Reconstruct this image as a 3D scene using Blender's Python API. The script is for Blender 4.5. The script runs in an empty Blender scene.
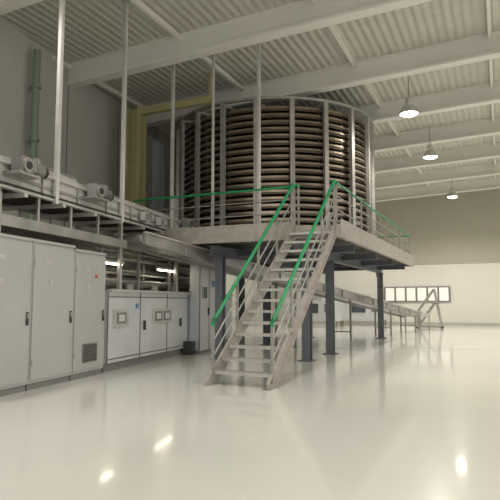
import bpy, math
from mathutils import Vector, Matrix
S=bpy.context.scene
U=Vector((.407,.913,0)).normalized(); N=Vector((.913,-.407,0)).normalized()
U2=Vector((.273,.962,0)).normalized(); N2=Vector((.962,-.273,0)).normalized()
Z=Vector((0,0,1))
def P(u,v,z=0): return U*u+N*v+Z*z
def M(Y,off=0,z=0):   # machine line: Y along, off = distance behind front plane (to the left)
    return Vector((-6.945+.284*Y,Y,z))-N2*off
# ---------------- materials
def mat(name,col,rough=.5,metal=0,var=.06,scale=3,bump=0,bscale=40,emit=None,es=0,coat=0):
    m=bpy.data.materials.new(name); m.use_nodes=True
    nt=m.node_tree; b=nt.nodes['Principled BSDF']
    b.inputs['Roughness'].default_value=rough; b.inputs['Metallic'].default_value=metal
    if coat: b.inputs['Coat Weight'].default_value=coat; b.inputs['Coat Roughness'].default_value=.07
    tc=nt.nodes.new('ShaderNodeTexCoord')
    n=nt.nodes.new('ShaderNodeTexNoise'); n.inputs['Scale'].default_value=scale; n.inputs['Detail'].default_value=4
    nt.links.new(tc.outputs['Object'],n.inputs['Vector'])
    r=nt.nodes.new('ShaderNodeValToRGB')
    r.color_ramp.elements[0].position=.3; r.color_ramp.elements[1].position=.7
    r.color_ramp.elements[0].color=[max(0,c*(1-var)) for c in col]+[1]
    r.color_ramp.elements[1].color=[min(1,c*(1+var)) for c in col]+[1]
    nt.links.new(n.outputs['Fac'],r.inputs['Fac']); nt.links.new(r.outputs['Color'],b.inputs['Base Color'])
    if bump:
        n2=nt.nodes.new('ShaderNodeTexNoise'); n2.inputs['Scale'].default_value=bscale
        bp=nt.nodes.new('ShaderNodeBump'); bp.inputs['Strength'].default_value=bump; bp.inputs['Distance'].default_value=.02
        nt.links.new(tc.outputs['Object'],n2.inputs['Vector'])
        nt.links.new(n2.outputs['Fac'],bp.inputs['Height']); nt.links.new(bp.outputs['Normal'],b.inputs['Normal'])
    if emit:
        b.inputs['Emission Color'].default_value=(*emit,1); b.inputs['Emission Strength'].default_value=es
    return m
steel=mat('stainless_steel',(.38,.37,.35),.35,.6,.18,2)
steelw=mat('bright_steel',(.52,.51,.485),.4,.35,.14,2)
postm=mat('tower_post_steel',(.40,.385,.36),.4,.4,.15,2)
tier=mat('tier_steel',(.33,.27,.205),.3,.75,.35,1.1)
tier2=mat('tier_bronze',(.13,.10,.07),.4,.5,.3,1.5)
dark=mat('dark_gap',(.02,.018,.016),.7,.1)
belt=mat('belt',(.05,.04,.032),.6,.2,.2,5)
galv=mat('galvanised_steel',(.31,.30,.28),.45,.5,.15,6)
stairm=mat('stair_steel',(.36,.33,.30),.5,.35,.15,5)
bluegrey=mat('blue_grey_steel',(.13,.14,.16),.5,.2,.1,4)
green=mat('green_paint',(.005,.23,.08),.4,0,.1)
white=mat('white_panel',(.57,.59,.60),.3,.1,.05,1.5)
cabm=mat('cabinet_paint',(.43,.43,.42),.35,.15,.05,1)
greym=mat('grey_plinth',(.20,.20,.195),.6)
seam=mat('seam',(.12,.12,.12),.6)
glassd=mat('dark_glass',(.08,.09,.1),.1,.2)
yellow=mat('yellow_paint',(.40,.37,.19),.55,0,.06)
greenw=mat('pale_green',(.19,.25,.18),.5)
red=mat('red_paint',(.5,.04,.03),.4)
blue=mat('blue_label',(.08,.2,.45),.4)
black=mat('black_rubber',(.03,.03,.03),.6)
winm=mat('window_pane',(.6,.58,.5),.15,.1,emit=(1,.97,.86),es=.55)
tube=mat('fluorescent',(.9,.9,.85),.4,emit=(1,.9,.68),es=16)
lens=mat('lamp_lens',(.9,.9,.85),.4,emit=(1,.95,.84),es=25)
lampm=mat('lamp_shade',(.55,.55,.52),.3,.6)
wallb=mat('wall_beige',(.45,.425,.35),.75,0,.04,.4,.1)
wallw=mat('wall_white',(.70,.68,.62),.7,0,.04,.4,.1)
wallg=mat('wall_grey',(.45,.45,.41),.75,0,.05,.4,.1)
beamm=mat('beam_white',(.70,.69,.64),.7,0,.04,.5)
floorm=mat('epoxy_floor',(.74,.73,.69),.2,0,.04,.35,.04,3,coat=.6)
ceilm=mat('corrugated_ceiling',(.52,.51,.45),.6,.05)
nt=ceilm.node_tree; b=nt.nodes['Principled BSDF']; tc=nt.nodes.new('ShaderNodeTexCoord')
mp=nt.nodes.new('ShaderNodeMapping'); mp.inputs['Rotation'].default_value=(0,0,-math.atan2(.913,.407))
wv=nt.nodes.new('ShaderNodeTexWave'); wv.bands_direction='Y'; wv.inputs['Scale'].default_value=1.3
bp=nt.nodes.new('ShaderNodeBump'); bp.inputs['Distance'].default_value=.04; bp.inputs['Strength'].default_value=.7
nt.links.new(tc.outputs['Object'],mp.inputs['Vector']); nt.links.new(mp.outputs['Vector'],wv.inputs['Vector'])
nt.links.new(wv.outputs['Fac'],bp.inputs['Height']); nt.links.new(bp.outputs['Normal'],b.inputs['Normal'])
# ---------------- mesh builder
class B:
    def __init__(s,name): s.name=name; s.v=[]; s.f=[]; s.mi=[]; s.mats=[]; s.sm=[]
    def m(s,mt):
        if mt not in s.mats: s.mats.append(mt)
        return s.mats.index(mt)
    def add(s,vs,fs,mt,smooth=False):
        o=len(s.v); s.v+= [tuple(x) for x in vs]; k=s.m(mt)
        for f in fs: s.f.append([o+i for i in f]); s.mi.append(k); s.sm.append(smooth)
    def obox(s,c,a,b_,c_,mt):
        c=Vector(c); vs=[c+a*i+b_*j+c_*k for i in(-1,1) for j in(-1,1) for k in(-1,1)]
        s.add(vs,[(0,1,3,2),(4,6,7,5),(0,4,5,1),(2,3,7,6),(0,2,6,4),(1,5,7,3)],mt)
    def beam(s,p,q,w,h,mt,up=Z):
        p=Vector(p);q=Vector(q);d=q-p
        if abs(d.normalized().dot(up))>.99: up=U
        r=d.cross(up).normalized(); u=r.cross(d).normalized()
        s.obox((p+q)/2,d/2,r*w/2,u*h/2,mt)
    def box(s,c,dx,dy,dz,X,Y,mt): s.obox(c,X*dx/2,Y*dy/2,Z*dz/2,mt)
    def cyl(s,p,q,r,mt,n=10,r2=None):
        p=Vector(p);q=Vector(q);d=(q-p).normalized(); r2=r if r2 is None else r2
        a=d.orthogonal().normalized(); c=d.cross(a)
        vs=[p+(a*math.cos(2*math.pi*i/n)+c*math.sin(2*math.pi*i/n))*r for i in range(n)]+[q+(a*math.cos(2*math.pi*i/n)+c*math.sin(2*math.pi*i/n))*r2 for i in range(n)]
        s.add(vs,[(i,(i+1)%n,n+(i+1)%n,n+i) for i in range(n)],mt,True)
        s.add(vs,[tuple(range(n))[::-1],tuple(range(n,2*n))],mt)
    def path(s,pts,r,mt,n=10):
        for i in range(len(pts)-1): s.cyl(pts[i],pts[i+1],r,mt,n)
        for p in pts[1:-1]: s.sph(p,r,mt)
    def sph(s,c,r,mt,n=8):
        c=Vector(c);vs=[];fs=[]
        for j in range(1,n//2):
            t=math.pi*j/(n//2)
            for i in range(n): vs.append(c+Vector((math.sin(t)*math.cos(2*math.pi*i/n),math.sin(t)*math.sin(2*math.pi*i/n),math.cos(t)))*r)
        k=n//2-1
        vs+=[c+Z*r,c-Z*r]
        for j in range(k-1):
            for i in range(n): fs.append((j*n+i,(j+1)*n+i,(j+1)*n+(i+1)%n,j*n+(i+1)%n))
        for i in range(n): fs.append((len(vs)-2,i,(i+1)%n)); fs.append((len(vs)-1,(k-1)*n+(i+1)%n,(k-1)*n+i))
        s.add(vs,fs,mt,True)
    def sweep(s,c,prof,t0,t1,pitch,nseg,mt,z0):
        k=len(prof);vs=[];fs=[]
        for i in range(nseg+1):
            t=t0+(t1-t0)*i/nseg
            for r,z in prof: vs.append(Vector((c[0]+r*math.cos(t),c[1]+r*math.sin(t),z0+z+pitch*(t-t0)/(2*math.pi))))
        for i in range(nseg):
            for j in range(k): fs.append((i*k+j,i*k+(j+1)%k,(i+1)*k+(j+1)%k,(i+1)*k+j))
        s.add(vs,fs,mt)
    def lathe(s,c,prof,mt,n=24):
        vs=[];fs=[];k=len(prof);c=Vector(c)
        for i in range(n):
            t=2*math.pi*i/n
            for r,z in prof: vs.append(c+Vector((r*math.cos(t),r*math.sin(t),z)))
        for i in range(n):
            for j in range(k-1): fs.append((i*k+j,((i+1)%n)*k+j,((i+1)%n)*k+j+1,i*k+j+1))
        s.add(vs,fs,mt,True)
    def done(s):
        me=bpy.data.meshes.new(s.name); me.from_pydata(s.v,[],s.f)
        for m_ in s.mats: me.materials.append(m_)
        me.polygons.foreach_set('material_index',s.mi); me.polygons.foreach_set('use_smooth',s.sm); me.update()
        o=bpy.data.objects.new(s.name,me); S.collection.objects.link(o); return o
# ---------------- room
def cz(v,base): return base+.04*(v+2.6)
UB=41.0
f=B('floor'); f.box(P(16,-8,-.1),70,60,.2,U,N,floorm); f.done()
c=B('ceiling')
c.add([P(-6,-30,cz(-30,9.35)),P(-6,8,cz(8,9.35)),P(UB+.3,8,cz(8,9.35)),P(UB+.3,-30,cz(-30,9.35)),
       P(-6,-30,cz(-30,9.6)),P(-6,8,cz(8,9.6)),P(UB+.3,8,cz(8,9.6)),P(UB+.3,-30,cz(-30,9.6))],
      [(0,1,2,3),(7,6,5,4),(0,4,5,1),(1,5,6,2),(2,6,7,3),(3,7,4,0)],ceilm)
c.done()
cb=B('ceiling_beam')
for u in (1,5,9,13.2,17.4,21.5,25.7,29.9,34.1,38.3):
    a=-24;b_=7.9
    for (dz,w,h) in ((.0,.36,.08),(.32,.14,.6),(.62,.36,.06)):
        cb.beam(P(u,a,cz(a,8.72)+dz),P(u,b_,cz(b_,8.72)+dz),w,h,beamm)
for v in range(-20,8,4):
    cb.beam(P(0,v,cz(v,9.26)),P(UB,v,cz(v,9.26)),.1,.14,beamm)
cb.done()
w=B('wall_back')
w.box(P(UB+.15,-10,2.15),.3,44,4.3,U,N,wallw)
w.box(P(UB+.15,-10,7),.3,44,5.4,U,N,wallb)
for v in range(-26,10,1):
    w.box(P(UB-.002,v,7.0),.012,.03,5.2,U,N,wallg)
w.box(P(UB-.03,-10,4.3),.08,44,.1,U,N,wallg)
w.done()
bs=B('baseboard_back'); bs.box(P(UB-.03,-10,.1),.06,36,.2,U,N,wallg); bs.done()
wi=B('window_1')
v0,v1=-7.6,-3.2
wi.box(P(UB-.03,(v0+v1)/2,2.15),.06,v1-v0,1.0,U,N,winm)
for z in (1.65,2.65): wi.box(P(UB-.06,(v0+v1)/2,z),.1,v1-v0+.1,.08,U,N,greym)
k=6
for i in range(k+1): wi.box(P(UB-.06,v0+(v1-v0)*i/k,2.15),.1,.12,1.0,U,N,greym)
wi.done()
w=B('wall_left')
a=M(-4,3.4);b_=M(46,3.4)
w.obox((a+b_)/2+Z*4.6-N2*.15,(b_-a)/2,N2*.15,Z*4.7,wallg)
for i in range(0,48,3):
    q=M(-2+i,3.39,4.4); w.box(q,.012,.03,8.8,N2,U2,seam)
w.obox((M(-4,3.36)+M(46,3.36))/2+Z*4.2,(b_-a)/2,N2*.03,Z*.06,wallw)
w.done()
w=B('wall_right')
w.box(P(17,7.8,.6),48,.3,1.2,U,N,wallw)
w.box(P(17,7.8,8.6),48,.3,2.4,U,N,wallb)
for u in range(-6,42,6): w.box(P(u,7.8,4.5),.6,.3,8,U,N,wallw)
w.done()
w=B('unseen_window_2')  # window band out of view, added so world light enters from the right
for u in range(-4,42,2): w.box(P(u,7.8,4.3),.06,.08,6.2,U,N,greym)
for z in (2.8,4.3,5.9): w.box(P(17,7.8,z),47,.08,.06,U,N,greym)
w.done()
y=B('yellow_column')
yc=Vector((-3.95,19,0))
y.box(yc+Z*4.15,.5,.08,8.3,N,U,yellow)
for s in(-1,1): y.box(yc+N*s*.22+Z*4.15,.06,.5,8.3,N,U,yellow)
y.box(yc+Z*.03,.7,.7,.06,N,U,yellow)
y.beam(yc+Z*8.16,yc+N*3.0+Z*8.2,.2,.22,yellow)
y.beam(yc+N*2.9+Z*8.2,yc+N*2.9+Z*(cz(-8.4,9.35)),.08,.08,yellow)
y.done()
g=B('green_wall_pipe'); gp=M(14.2,3.15)
g.cyl(gp,gp+Z*8.6,.1,greenw,16)
for z in(1.5,3,4.5,6,7.5): g.cyl(gp+Z*z,gp+Z*(z+.08),.14,greenw,16); g.box(gp-N2*.15+Z*z,.3,.06,.06,N2,U2,galv)
g.done()
d=B('air_duct'); q=M(21.5,2.75)
d.obox(q+Z*6.3,U2*2.2,N2*.5,Z*1.3,white)
for s in(-2.2,-1.1,0,1.1,2.2): d.obox(q+Z*6.3+U2*s,U2*.03,N2*.54,Z*1.34,galv)
for s in(-1.8,1.8): d.beam(q+Z*6+U2*s-N2*.5,q+Z*6+U2*s-N2*.64,.08,.08,galv)
d.done()
# ---------------- platform
DT=3.5
pl=B('steel_platform')
def slab(u0,u1,v0,v1,z0,z1,mt): pl.box(P((u0+u1)/2,(v0+v1)/2,(z0+z1)/2),u1-u0,v1-v0,z1-z0,U,N,mt)
slab(13.3,16.2,-9.8,-3.5,DT-.05,DT,galv); slab(16.2,25.75,-11.7,-3.5,DT-.05,DT,galv)
def chan(a,b_,inn):
    pl.beam(a+Z*(DT-.16),b_+Z*(DT-.16),.025,.32,stairm)
    pl.beam(a+Z*(DT-.31)+inn*.05,b_+Z*(DT-.31)+inn*.05,.1,.02,stairm)
    pl.beam(a+Z*(DT-.005)+inn*.05,b_+Z*(DT-.005)+inn*.05,.12,.02,stairm)
    pl.beam(a+Z*(DT+.07),b_+Z*(DT+.07),.015,.14,stairm)
chan(P(13.3,-3.5),P(25.75,-3.5),-N); chan(P(13.3,-4.7),P(13.3,-9.8),U); 
pl.beam(P(13.3,-4.7,DT-.16),P(13.3,-3.5,DT-.16),.025,.32,stairm)
chan(P(13.3,-9.8),P(16.2,-9.8),N); chan(P(16.2,-9.8),P(16.2,-11.7),U); chan(P(16.2,-11.7),P(25.75,-11.7),N); chan(P(25.75,-11.7),P(25.75,-3.5),-U)
for u in [14.1+ .8*i for i in range(15)]:
    pl.beam(P(u,-9.7 if u<16.2 else -11.6,DT-.12),P(u,-3.6,DT-.12),.06,.12,galv)
def ibeam(a,b_,h,wd,mt):
    pl.beam(a,b_,.03,h,mt); pl.beam(a+Z*h/2,b_+Z*h/2,wd,.03,mt); pl.beam(a-Z*h/2,b_-Z*h/2,wd,.03,mt)
for v in(-4.87,-7.3): ibeam(P(13.7,v,3.03),P(25.6,v,3.03),.26,.2,bluegrey)
ibeam(P(16.5,-11.4,3.03),P(25.6,-11.4,3.03),.26,.2,bluegrey)
for u in(15.5,18.5,21.5,24.6): ibeam(P(u,-9.6 if u<16 else -11.5,3.1),P(u,-3.7,3.1),.18,.16,bluegrey)
def hcol(p,z1,wd=.22,mt=bluegrey):
    p=Vector(p)
    pl.beam(p,p+Z*z1,.03,wd,mt,U)
    for s in(-1,1): pl.obox(p+U*s*wd/2+Z*z1/2,U*.012,N*wd/2,Z*z1/2,mt)
    pl.obox(p+Z*z1/2,U*wd/2,N*.012,Z*z1/2,mt)
    pl.obox(p+Z*.015,U*.2,N*.2,Z*.015,mt); pl.obox(p+Z*(z1-.01),U*.15,N*.15,Z*.01,mt)
for p in((1.56,15.5,0),(2.49,17.5,0),(5.8,25,0),tuple(P(14.3,-7.3)),tuple(P(19.5,-8.0)),tuple(P(24.6,-8)),tuple(P(17,-11.4)),tuple(P(24.6,-11.4))):
    hcol(p,2.9)
for p,dv in (((1.56,15.5,0),U),((5.8,25,0),-U)):
    p=Vector(p); pl.beam(p+Z*2.2,p+dv*.7+Z*2.9,.08,.08,bluegrey)
pl.done()
# ---------------- guardrail
gr=B('guardrail')
def rail(a,b_,n,skip=()):
    a=Vector(a);b_=Vector(b_)
    gr.cyl(a+Z*1.05,b_+Z*1.05,.03,green)
    for h in(.38,.72): gr.cyl(a+Z*h,b_+Z*h,.016,galv,8)
    for i in range(n+1):
        p=a.lerp(b_,i/n); gr.beam(p+Z*.0,p+Z*1.05,.045,.045,galv)
    gr.sph(a+Z*1.05,.05,green); gr.sph(b_+Z*1.05,.05,green)
rail(P(13.37,-3.62,DT),P(25.6,-3.62,DT),9)
rail(P(25.65,-3.62,DT),P(25.65,-11.55,DT),6)
rail(P(13.4,-4.62,DT),P(13.4,-8.3,DT),3)
a=P(13.4,-8.3,DT);b_=P(13.4,-9.7,DT); gr.cyl(a+Z*1.05,b_+Z*1.05,.03,green); gr.beam(b_,b_+Z*1.05,.045,.045,galv)
gr.cyl(a+Z*.72,b_+Z*.72,.016,galv,8)
rail(P(16.3,-10.1,DT),P(16.3,-11.6,DT),1); rail(P(16.3,-11.6,DT),P(25.6,-11.6,DT),7)
gr.done()
# ---------------- stairs
st=B('metal_staircase')
FL=Vector((-.76,11.0,0));FR=Vector((.33,10.42,0))
TL=P(13.27,-4.66,DT); TR=P(13.27,-3.66,DT)
NS=15
for s,(a,b_) in enumerate(((FL,TL),(FR,TR))):
    side=(FR-FL).normalized()*(-1 if s==0 else 1)
    dirr=(b_-a).normalized()
    hz=Vector((dirr.x,dirr.y,0)).normalized()
    base=[a-hz*.08,a+hz*.20,b_-Z*.30,b_+Z*.04,a-hz*.08+Z*.10]
    vs=[p for p in base]+[p+side*.02 for p in base]
    st.add(vs,[(0,1,2,3,4),(9,8,7,6,5)]+[(i,5+i,5+(i+1)%5,(i+1)%5) for i in range(5)],stairm)
    st.beam(base[4]+side*.03,base[3]+side*.03,.06,.02,stairm)
    st.beam(base[1]+side*.03,base[2]+side*.03,.06,.02,stairm)
    st.obox(a+hz*.06+Z*.01,hz*.16,side*.07,Z*.01,stairm)
for i in range(1,NS):
    t=i/NS; l=FL.lerp(TL,t); r=FR.lerp(TR,t); ax=(r-l); d=ax.normalized().cross(Z)*-1
    if d.y<0: d=-d
    c0=(l+r)/2+d*.02
    L=ax.length/2-.005
    st.obox(c0-d*.13,ax.normalized()*L,d*.012,Z*.028,steelw)
    st.obox(c0+d*.13,ax.normalized()*L,d*.008,Z*.025,stairm)
    st.obox(c0+Z*.012,ax.normalized()*L,d*.125,Z*.006,stairm)
    for s in(-1,1): st.obox(c0+ax.normalized()*s*L,ax.normalized()*.008,d*.13,Z*.035,stairm)
    for j in range(5): st.obox(c0+d*(-.1+.05*j)+Z*.02,ax.normalized()*L,d*.006,Z*.004,steelw)
for s,(a,b_) in enumerate(((FL,TL),(FR,TR))):
    side=(FR-FL).normalized()*(-.03 if s==0 else .03)
    def sp2(t,h): return a.lerp(b_,t)+side+Z*(h+.1)
    HR=1.0
    for t in(.03,.27,.51,.75,.985):
        st.beam(sp2(t,-.1),sp2(t,HR),.045,.045,galv)
    st.cyl(sp2(.03,HR),sp2(.985,HR),.038,green)
    st.path([sp2(.05,HR),sp2(.03,HR-.0),sp2(.028,HR-.06)],.038,green)
    st.sph(sp2(.985,HR),.06,green)
    st.cyl(sp2(.03,.62),sp2(.985,.62),.018,galv,8); st.cyl(sp2(.03,.32),sp2(.985,.32),.018,galv,8)
st.done()
# ---------------- spiral tower
C=Vector((.96,21.5,0)); R=3.6
sp=B('spiral_conveyor_tower')
turns=18; pitch=.232; z0=3.85
seg=80*turns
T1=turns*2*math.pi
sp.sweep(C,[(R,-.015),(R,.05),(R-.03,.05),(R-.03,-.015)],0,T1,pitch,seg,tier,z0)
sp.sweep(C,[(R+.03,-.035),(R+.03,-.018),(R-.1,-.018),(R-.1,-.035)],0,T1,pitch,seg,tier,z0)
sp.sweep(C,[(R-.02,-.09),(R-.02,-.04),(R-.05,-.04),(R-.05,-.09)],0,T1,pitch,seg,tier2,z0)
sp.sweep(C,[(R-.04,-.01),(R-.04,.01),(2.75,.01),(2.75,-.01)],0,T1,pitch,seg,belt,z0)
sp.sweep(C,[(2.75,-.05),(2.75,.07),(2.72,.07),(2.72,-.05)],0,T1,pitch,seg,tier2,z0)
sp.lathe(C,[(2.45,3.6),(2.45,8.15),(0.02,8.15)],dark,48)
for i in range(48):
    t=2*math.pi*i/48; dr=Vector((math.cos(t),math.sin(t),0)); tg=Vector((-math.sin(t),math.cos(t),0))
    sp.obox(C+dr*2.6+Z*5.9,dr*.02,tg*.04,Z*2.3,steel)
NPST=20
for i in range(NPST):
    t=2*math.pi*(i+.35)/NPST; dr=Vector((math.cos(t),math.sin(t),0)); tg=Vector((-math.sin(t),math.cos(t),0))
    sp.obox(C+dr*(R+.20)+Z*5.9,dr*.008,tg*.065,Z*2.4,postm)
    for s in(-1,1): sp.obox(C+dr*(R+.15)+tg*.065*s+Z*5.9,dr*.06,tg*.012,Z*2.4,postm)
    sp.obox(C+dr*(R+.14)+Z*3.52,dr*.1,tg*.1,Z*.015,postm)
    for k in range(turns):
        zz=z0-.03+pitch*(k+((t)/(2*math.pi))%1)
        sp.obox(C+dr*(R-.1)+Z*zz,dr*.22,tg*.025,Z*.025,postm)
    sp.obox(C+dr*1.9+Z*8.19,dr*1.85,tg*.04,Z*.05,steelw)
sp.sweep(C,[(R+.22,0),(R+.22,.08),(R+.08,.08),(R+.08,0)],0,2*math.pi,0,96,postm,8.2)
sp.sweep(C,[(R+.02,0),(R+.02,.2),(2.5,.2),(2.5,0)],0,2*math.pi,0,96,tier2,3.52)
sp.done()
hp=B('hanger_post')
def post(p,z0,z1,w=.09):
    hp.beam(Vector(p)+Z*z0,Vector(p)+Z*z1,w,w,steelw,N); hp.obox(Vector(p)+Z*(z1-.01),U*.12,N*.12,Z*.01,steelw)
def top(p): return cz(Vector(p).dot(N),9.35)
for Y in(10.8,13.3,16.1):
    p=M(Y,-.10); post(p,3.5,top(p),.08)
p=P(13.6,-5.8); post(p,DT,top(p),.08)
p=P(13.6,-7.2); post(p,DT,top(p),.06)
hp.done()
# ---------------- overhead conveyor
oc=B('overhead_conveyor')
W=1.3; YE=18.3
for off in(0,W):
    a=M(6,off,3.78);b_=M(YE,off,3.78); s_=N2*(.03 if off==0 else -.03)
    oc.beam(a,b_,.04,.40,steelw)
    oc.beam(a+Z*.21+s_,b_+Z*.21+s_,.12,.035,steelw); oc.beam(a-Z*.21+s_,b_-Z*.21+s_,.12,.035,steelw)
    oc.beam(a+s_*1.2,b_+s_*1.2,.03,.05,galv)
    for i in range(12):
        q=a.lerp(b_,i/11); oc.beam(q-Z*.2+s_,q+Z*.2+s_,.07,.03,steel)
    oc.beam(a+Z*.31-s_*2,b_+Z*.31-s_*2,.02,.07,steelw)
oc.obox((M(6,W/2,3.9)+M(YE,W/2,3.9))/2,(M(YE)-M(6))/2,N2*(W/2-.03),Z*.012,belt)
oc.obox((M(6,W/2,3.6)+M(YE,W/2,3.6))/2,(M(YE)-M(6))/2,N2*(W/2-.12),Z*.008,belt)
for i in range(32):
    q=M(6.2+i*.385,0,3.72); oc.cyl(q-N2*.03,q-N2*(W-.03),.035,steel,10)
for i in range(11):
    q=M(6.6+i*1.12,0,3.52); oc.beam(q+N2*.1,q-N2*(W+.1),.1,.08,steelw)
for off in(.05,W):
    oc.beam(M(6,off,3.02),M(13.8,off,3.02),.05,.2,steel)
for i in range(8):
    q=M(6.4+i*1.02,0,3.02)
    oc.beam(q-N2*.05,q-N2*W,.05,.05,steel)
    for off in(.05,W): oc.beam(M(6.4+i*1.02,off,3.05),M(6.4+i*1.02,off,3.55),.05,.05,steel)
oc.obox((M(6,W/2,2.95)+M(13.8,W/2,2.95))/2,(M(13.8)-M(6))/2,N2*(W/2-.06),Z*.01,galv)
oc.obox(M(11.3,W/2,4.08),U2*.55,N2*.5,Z*.14,steelw); oc.obox(M(11.3,W/2,4.24),U2*.57,N2*.52,Z*.015,galv)
for Y in(14.4,15.3): oc.obox(M(Y,-.14,3.8),U2*.14,N2*.07,Z*.11,cabm); oc.obox(M(Y,-.215,3.8),U2*.11,N2*.005,Z*.08,greym)
oc.cyl(M(8,-.1,3.62),M(YE,-.1,3.62),.022,black,8)
def motor(Y,z):
    q=M(Y,-.2,z)
    # gearbox with flange, output shaft, finned motor, fan cowl, terminal box
    oc.obox(q,U2*.15,N2*.11,Z*.15,greym); oc.cyl(q-N2*.11,q+N2*.15,.13,galv,20); oc.cyl(q+N2*.15,q+N2*.17,.07,black,16)
    oc.cyl(q+U2*.15,q+U2*.19,.15,galv,20); oc.cyl(q+U2*.19,q+U2*.52,.115,galv,20)
    for i in range(8): oc.cyl(q+U2*(.21+.038*i),q+U2*(.222+.038*i),.14,steel,20)
    oc.cyl(q+U2*.52,q+U2*.62,.125,black,20,.11); oc.obox(q+U2*.34+Z*.15,U2*.08,N2*.06,Z*.05,galv)
    oc.obox(q-Z*.17,U2*.28,N2*.18,Z*.02,steel); oc.cyl(q,q-N2*.24,.05,steel,12)
motor(9.7,3.98); motor(12.0,3.98); motor(17.0,3.98)
for Y in(9.5,13.6,16.9):
    for off in(.1,W-.1): oc.beam(M(Y,off,1.87 if Y>12.8 else 2.76),M(Y,off,3.5),.09,.09,steel)
oc.done()
# ---------------- discharge conveyor
dc=B('inclined_discharge_conveyor')
a=Vector((-3.0,14.2,3.25)); b_=Vector((8.9,31,.95)); d=(b_-a).normalized(); sd=Vector((d.y,-d.x,0)).normalized()
for s in(-1,1):
    dc.beam(a+sd*.42*s-Z*.06,b_+sd*.42*s-Z*.06,.04,.3,steel); dc.beam(a+sd*.44*s+Z*.1,b_+sd*.44*s+Z*.1,.12,.03,steelw); dc.beam(a+sd*.44*s-Z*.21,b_+sd*.44*s-Z*.21,.1,.03,galv)
    for i in range(14):
        q=a.lerp(b_,i/13)+sd*.45*s-Z*.06; dc.beam(q-Z*.14,q+Z*.14,.05,.03,galv)
dc.obox((a+b_)/2,(b_-a)/2,sd*.38,d.cross(sd)*.012,belt); dc.obox((a+b_)/2-Z*.16,(b_-a)/2,sd*.36,d.cross(sd)*.008,steel)
dc.cyl(a-Z*.06-sd*.4-d*.02,a-Z*.06+sd*.4-d*.02,.11,galv,20)
for i in range(30):
    q=a.lerp(b_,(i+.5)/30)-Z*.06; dc.cyl(q-sd*.38,q+sd*.38,.035,steel,8)
for t in(.36,.58,.8,.97):
    q=a.lerp(b_,t)
    for s in(-1,1): dc.beam(Vector((q.x,q.y,0))+sd*s*.4,q+sd*s*.4-Z*.15,.08,.08,galv); dc.obox(Vector((q.x,q.y,.01))+sd*s*.4,U*.08,N*.08,Z*.01,steel)
    dc.beam(Vector((q.x,q.y,.35))-sd*.4,Vector((q.x,q.y,.35))+sd*.4,.05,.05,steel)
h=Vector((d.x,d.y,0)).normalized(); q=b_+h*.9
dc.obox(Vector((q.x,q.y,.88)),h*.9,sd*.45,Z*.08,steelw); dc.obox(Vector((q.x,q.y,1.0)),h*.9,sd*.02,Z*.06,steel)
for s in(-1,1):
    for t in(-1,1): dc.beam(Vector((q.x,q.y,0))+h*.8*t+sd*.4*s,Vector((q.x,q.y,.82))+h*.8*t+sd*.4*s,.07,.07,steel)
dc.done()
# ---------------- tunnel oven machine
ov=B('tunnel_oven')
Y0,Y1,H,D=12.95,22.0,1.85,1.6
U2n=(M(Y1)-M(Y0)); ov.obox((M(Y0,D/2)+M(Y1,D/2))/2+Z*(H/2+.1),U2n/2,N2*D/2,Z*(H/2-.1),white)
ov.obox((M(Y0,D/2)+M(Y1,D/2))/2+Z*.1,U2n/2,N2*(D/2-.08),Z*.1,greym)
ys=[12.95,14.5,16.1,17.6]
for Y in ys+[18.7,20,21]: ov.obox(M(Y,-.004,1.02),U2*.014,N2*.006,Z*.82,seam)
for z in(.28,1.72): ov.obox((M(Y0,-.004,z)+M(Y1,-.004,z))/2,U2n/2,N2*.006,Z*.012,seam)
ov.obox((M(Y0,-.03,H+.02)+M(Y1,-.03,H+.02))/2,U2n/2,N2*.06,Z*.03,steelw)
for ym,wd in((13.5,.36),(15.75,.62)):
    ov.obox(M(ym,-.02,1.22),U2*wd,N2*.02,Z*.2,steelw)
    n=1 if wd<.5 else 2
    for j in range(n):
        o=(j-(n-1)/2)*.56
        ov.obox(M(ym,-.045,1.22)+U2*o,U2*.22,N2*.008,Z*.13,greym); ov.obox(M(ym,-.052,1.22)+U2*o,U2*.14,N2*.006,Z*.08,white)
for Y in(14.7,17.0): ov.obox(M(Y,-.03,1.0),U2*.02,N2*.03,Z*.12,black)
ov.obox(M(14.3,-.02,1.5),U2*.06,N2*.01,Z*.06,blue)
for Y in(13.4,15.3,17.3,19.2):
    ov.beam(M(Y,.5,H),M(Y,.5,2.95),.07,.07,steel); ov.beam(M(Y,1.5,H),M(Y,1.5,2.95),.07,.07,steel); ov.beam(M(Y,.45,2.92),M(Y,1.55,2.92),.07,.07,steel)
for off,z,r in((.55,2.15,.05),(.7,2.35,.035),(.6,2.75,.06),(1.0,2.1,.09),(1.3,2.5,.11),(.52,2.9,.03)):
    ov.cyl(M(13.1,off,z),M(21.5,off,z),r,steel if r<.08 else galv,14)
ov.obox((M(13,1.58,2.4)+M(21.5,1.58,2.4))/2,(M(21.5)-M(13))/2,N2*.015,Z*.54,greym)
for Y in(13.7,16.9):
    ov.obox(M(Y,.42,2.60),U2*.62,N2*.06,Z*.035,steelw); ov.cyl(M(Y,.42,2.55)-U2*.58,M(Y,.42,2.55)+U2*.58,.026,tube,10)
for i in range(5): ov.cyl(M(14+i*1.5,.9,H),M(14+i*1.5,.9,H+.25),.16,steel,16); ov.cyl(M(14+i*1.5,.9,H+.25),M(14+i*1.5,.9,H+.28),.19,steelw,16)
ov.done()
tc_=B('service_cabinet')
a=M(17.7,-.35);b_=M(20.1,-.35)
cc=(a+b_)/2
tc_.obox(cc-N2*.16+Z*1.45,(b_-a)/2,N2*.17,Z*1.37,white); tc_.obox(cc-N2*.16+Z*.05,(b_-a)/2,N2*.15,Z*.05,greym)
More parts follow.
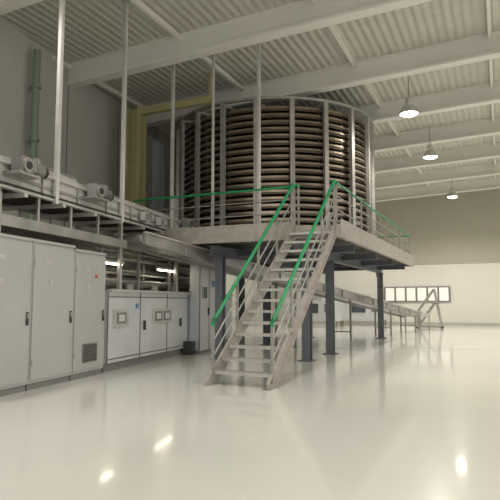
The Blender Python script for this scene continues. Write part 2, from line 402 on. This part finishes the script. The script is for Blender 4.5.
for t in(.0,.34,.67,1): tc_.obox(a.lerp(b_,t)+N2*.012+Z*1.45,U2*.02,N2*.008,Z*1.36,seam)
for t in(.3,.63,.95): tc_.obox(a.lerp(b_,t)+N2*.03+Z*1.3,U2*.02,N2*.03,Z*.12,black)
tc_.obox(a.lerp(b_,.17)+N2*.015+Z*1.9,U2*.2,N2*.01,Z*.18,glassd); tc_.obox(a.lerp(b_,.5)+N2*.015+Z*2.2,U2*.12,N2*.01,Z*.1,blue)
tc_.obox(M(17.4,-.15,.2),U2*.14,N2*.14,Z*.2,black)
tc_.done()
# ---------------- control cabinets
def cabinet(Ya,Yb,H,vent):
    cb=B('control_cabinet'); a=M(Ya);b_=M(Yb); e=(b_-a)/2; e=e-e.normalized()*.008; c0=(a+b_)/2; D=.8
    cb.obox(c0-N2*D/2+Z*(H/2+.06),e,N2*D/2,Z*(H/2-.06),cabm)
    cb.obox(c0-N2*D/2+Z*.06,e*.98,N2*(D/2-.03),Z*.06,greym)
    cb.obox(c0-N2*D/2+Z*(H+.02),e,N2*(D/2+.03),Z*.025,cabm)
    cb.obox(c0+N2*.012+Z*(H/2+.06),e*.96,N2*.014,Z*(H/2-.12),cabm)
    hd=U2
    cb.obox(c0+hd*(e.length*.82)+N2*.04+Z*1.3,hd*.018,N2*.02,Z*.12,black)
    cb.obox(c0+hd*(e.length*.82)+N2*.06+Z*1.35,hd*.022,N2*.012,Z*.05,steel)
    for z in(.5,H-.4): cb.cyl(c0-hd*e.length*.93+N2*.03+Z*(z-.06),c0-hd*e.length*.93+N2*.03+Z*(z+.06),.018,steel,8)
    if vent:
        vz=.52; cb.obox(c0+N2*.03+Z*vz,hd*.28,N2*.012,Z*.2,greym)
        for i in range(8): cb.obox(c0+N2*.045+Z*(vz-.16+.045*i),hd*.26,N2*.008,Z*.01,black)
        cb.cyl(c0+hd*e.length*.3+N2*.02+Z*(H-.5),c0+hd*e.length*.3+N2*.06+Z*(H-.5),.03,red,12)
    cb.obox(c0-hd*e.length*.3+N2*.03+Z*(H-.35),hd*.12,N2*.006,Z*.04,steelw)
    cb.obox(c0-hd*e.length*.2+N2*.035+Z*(H-.75),hd*.05,N2*.006,Z*.05,steelw)
    cb.done()
cabinet(7.7,9.0,2.72,1); cabinet(9.0,10.3,2.72,0); cabinet(10.3,11.6,2.72,0); cabinet(11.6,12.8,2.66,1)
# ---------------- lamps
def lamp(p,e=850):
    l=B('pendant_lamp'); p=Vector(p); vv=p.dot(N)
    l.lathe(p,[(.32,0),(.31,.05),(.27,.17),(.19,.29),(.12,.34),(.12,.34),(.30,.0)],lampm,28)
    l.cyl(p+Z*.32,p+Z*.55,.11,lampm,16); l.cyl(p+Z*.55,p+Z*.6,.05,lampm,12); l.cyl(p+Z*.6,Vector((p.x,p.y,cz(vv,9.36))),.018,galv,8)
    l.lathe(p,[(.29,.015),(.2,-.04),(.001,-.07)],lens,24)
    l.done()
    ld=bpy.data.lights.new('pendant_lamp_light','SPOT'); ld.energy=e; ld.color=(1,.945,.83); ld.shadow_soft_size=.25; ld.spot_size=math.radians(155); ld.spot_blend=.6
    lo=bpy.data.objects.new('pendant_lamp_light',ld); lo.location=p-Z*.12; S.collection.objects.link(lo)
lamp((5.4,18.5,7.95)); lamp((7.95,24.2,7.95)); lamp((12.3,33.6,7.95),1100)
for uu in(4,9.5): lamp(P(uu,-2.6,7.95),550)  # extra lamps above the view, added to light the front
for uu in(6,13,20,27,35): lamp(P(uu,3.4,7.95),600 if uu<15 else 950)  # added lamp row out of view, more light from the right
for uu in(29,36): lamp(P(uu,-9,7.95),1100)  # lamps hidden by the tower, added to brighten the back of the hall
lamp(P(7,-7.5,7.95),550)  # added lamp out of view, extra light at the left front
# ---------------- mobile step ladder & background equipment
sl=B('mobile_step_ladder'); q=Vector((11.0,34.5,0)); hx=N; hy=U; r_=.045
for s in(-.35,.35):
    sl.cyl(q+hx*-.7+hy*s+Z*.1,q+hx*.3+hy*s+Z*1.5,r_,steel,8); sl.cyl(q+hx*.7+hy*s+Z*.1,q+hx*.3+hy*s+Z*2.4,r_,steel,8)
    sl.cyl(q+hx*-.7+hy*s+Z*1.0,q+hx*.3+hy*s+Z*2.4,r_,steel,8); sl.cyl(q-hx*.7+hy*s+Z*.1,q+hx*.7+hy*s+Z*.1,r_,steel,8)
    sl.cyl(q-hx*.7+hy*s+Z*.1,q-hx*.7+hy*s+Z*1.0,r_,steel,8)
    for t in(-.7,.7): sl.cyl(q+hx*t+hy*(s-.03)+Z*.08,q+hx*t+hy*(s+.03)+Z*.08,.08,black,12)
for i in range(6): sl.obox(q+hx*(-.62+.18*i)+Z*(.25+.25*i),hx*.1,hy*.35,Z*.03,galv)
sl.obox(q+hx*.38+Z*1.5,hx*.2,hy*.35,Z*.03,galv)
sl.done()
def packer(q):
    pm=B('packing_machine')
    pm.obox(q+Z*1.05,U*.9,N*1.6,Z*.65,white)
    for s in(-1,1):
        for t in(-1,1): pm.beam(q+U*.8*s+N*1.5*t,q+U*.8*s+N*1.5*t+Z*.42,.1,.1,steel)
    pm.obox(q-U*.92+Z*1.2,U*.01,N*.5,Z*.3,glassd); pm.obox(q+Z*1.9,U*.5,N*.6,Z*.2,steelw); pm.obox(q-U*.93+N*1.1+Z*1.2,U*.02,N*.2,Z*.25,greym)
    pm.done()
packer(P(35,-11.0)); packer(P(38.5,-8.8))
# ---------------- world, camera
wd=bpy.data.worlds.new('World'); S.world=wd; wd.use_nodes=True
bg=wd.node_tree.nodes['Background']; bg.inputs['Color'].default_value=(1,.975,.92,1); bg.inputs['Strength'].default_value=1.35
S.view_settings.view_transform='Standard'
cam=bpy.data.cameras.new('Camera'); cam.sensor_width=36; cam.lens=560*36/500
co=bpy.data.objects.new('Camera',cam); S.collection.objects.link(co); co.location=(0,0,1.6)
co.rotation_euler=(math.radians(90)+math.atan(52/560),0,0); cam.clip_end=300
S.camera=co
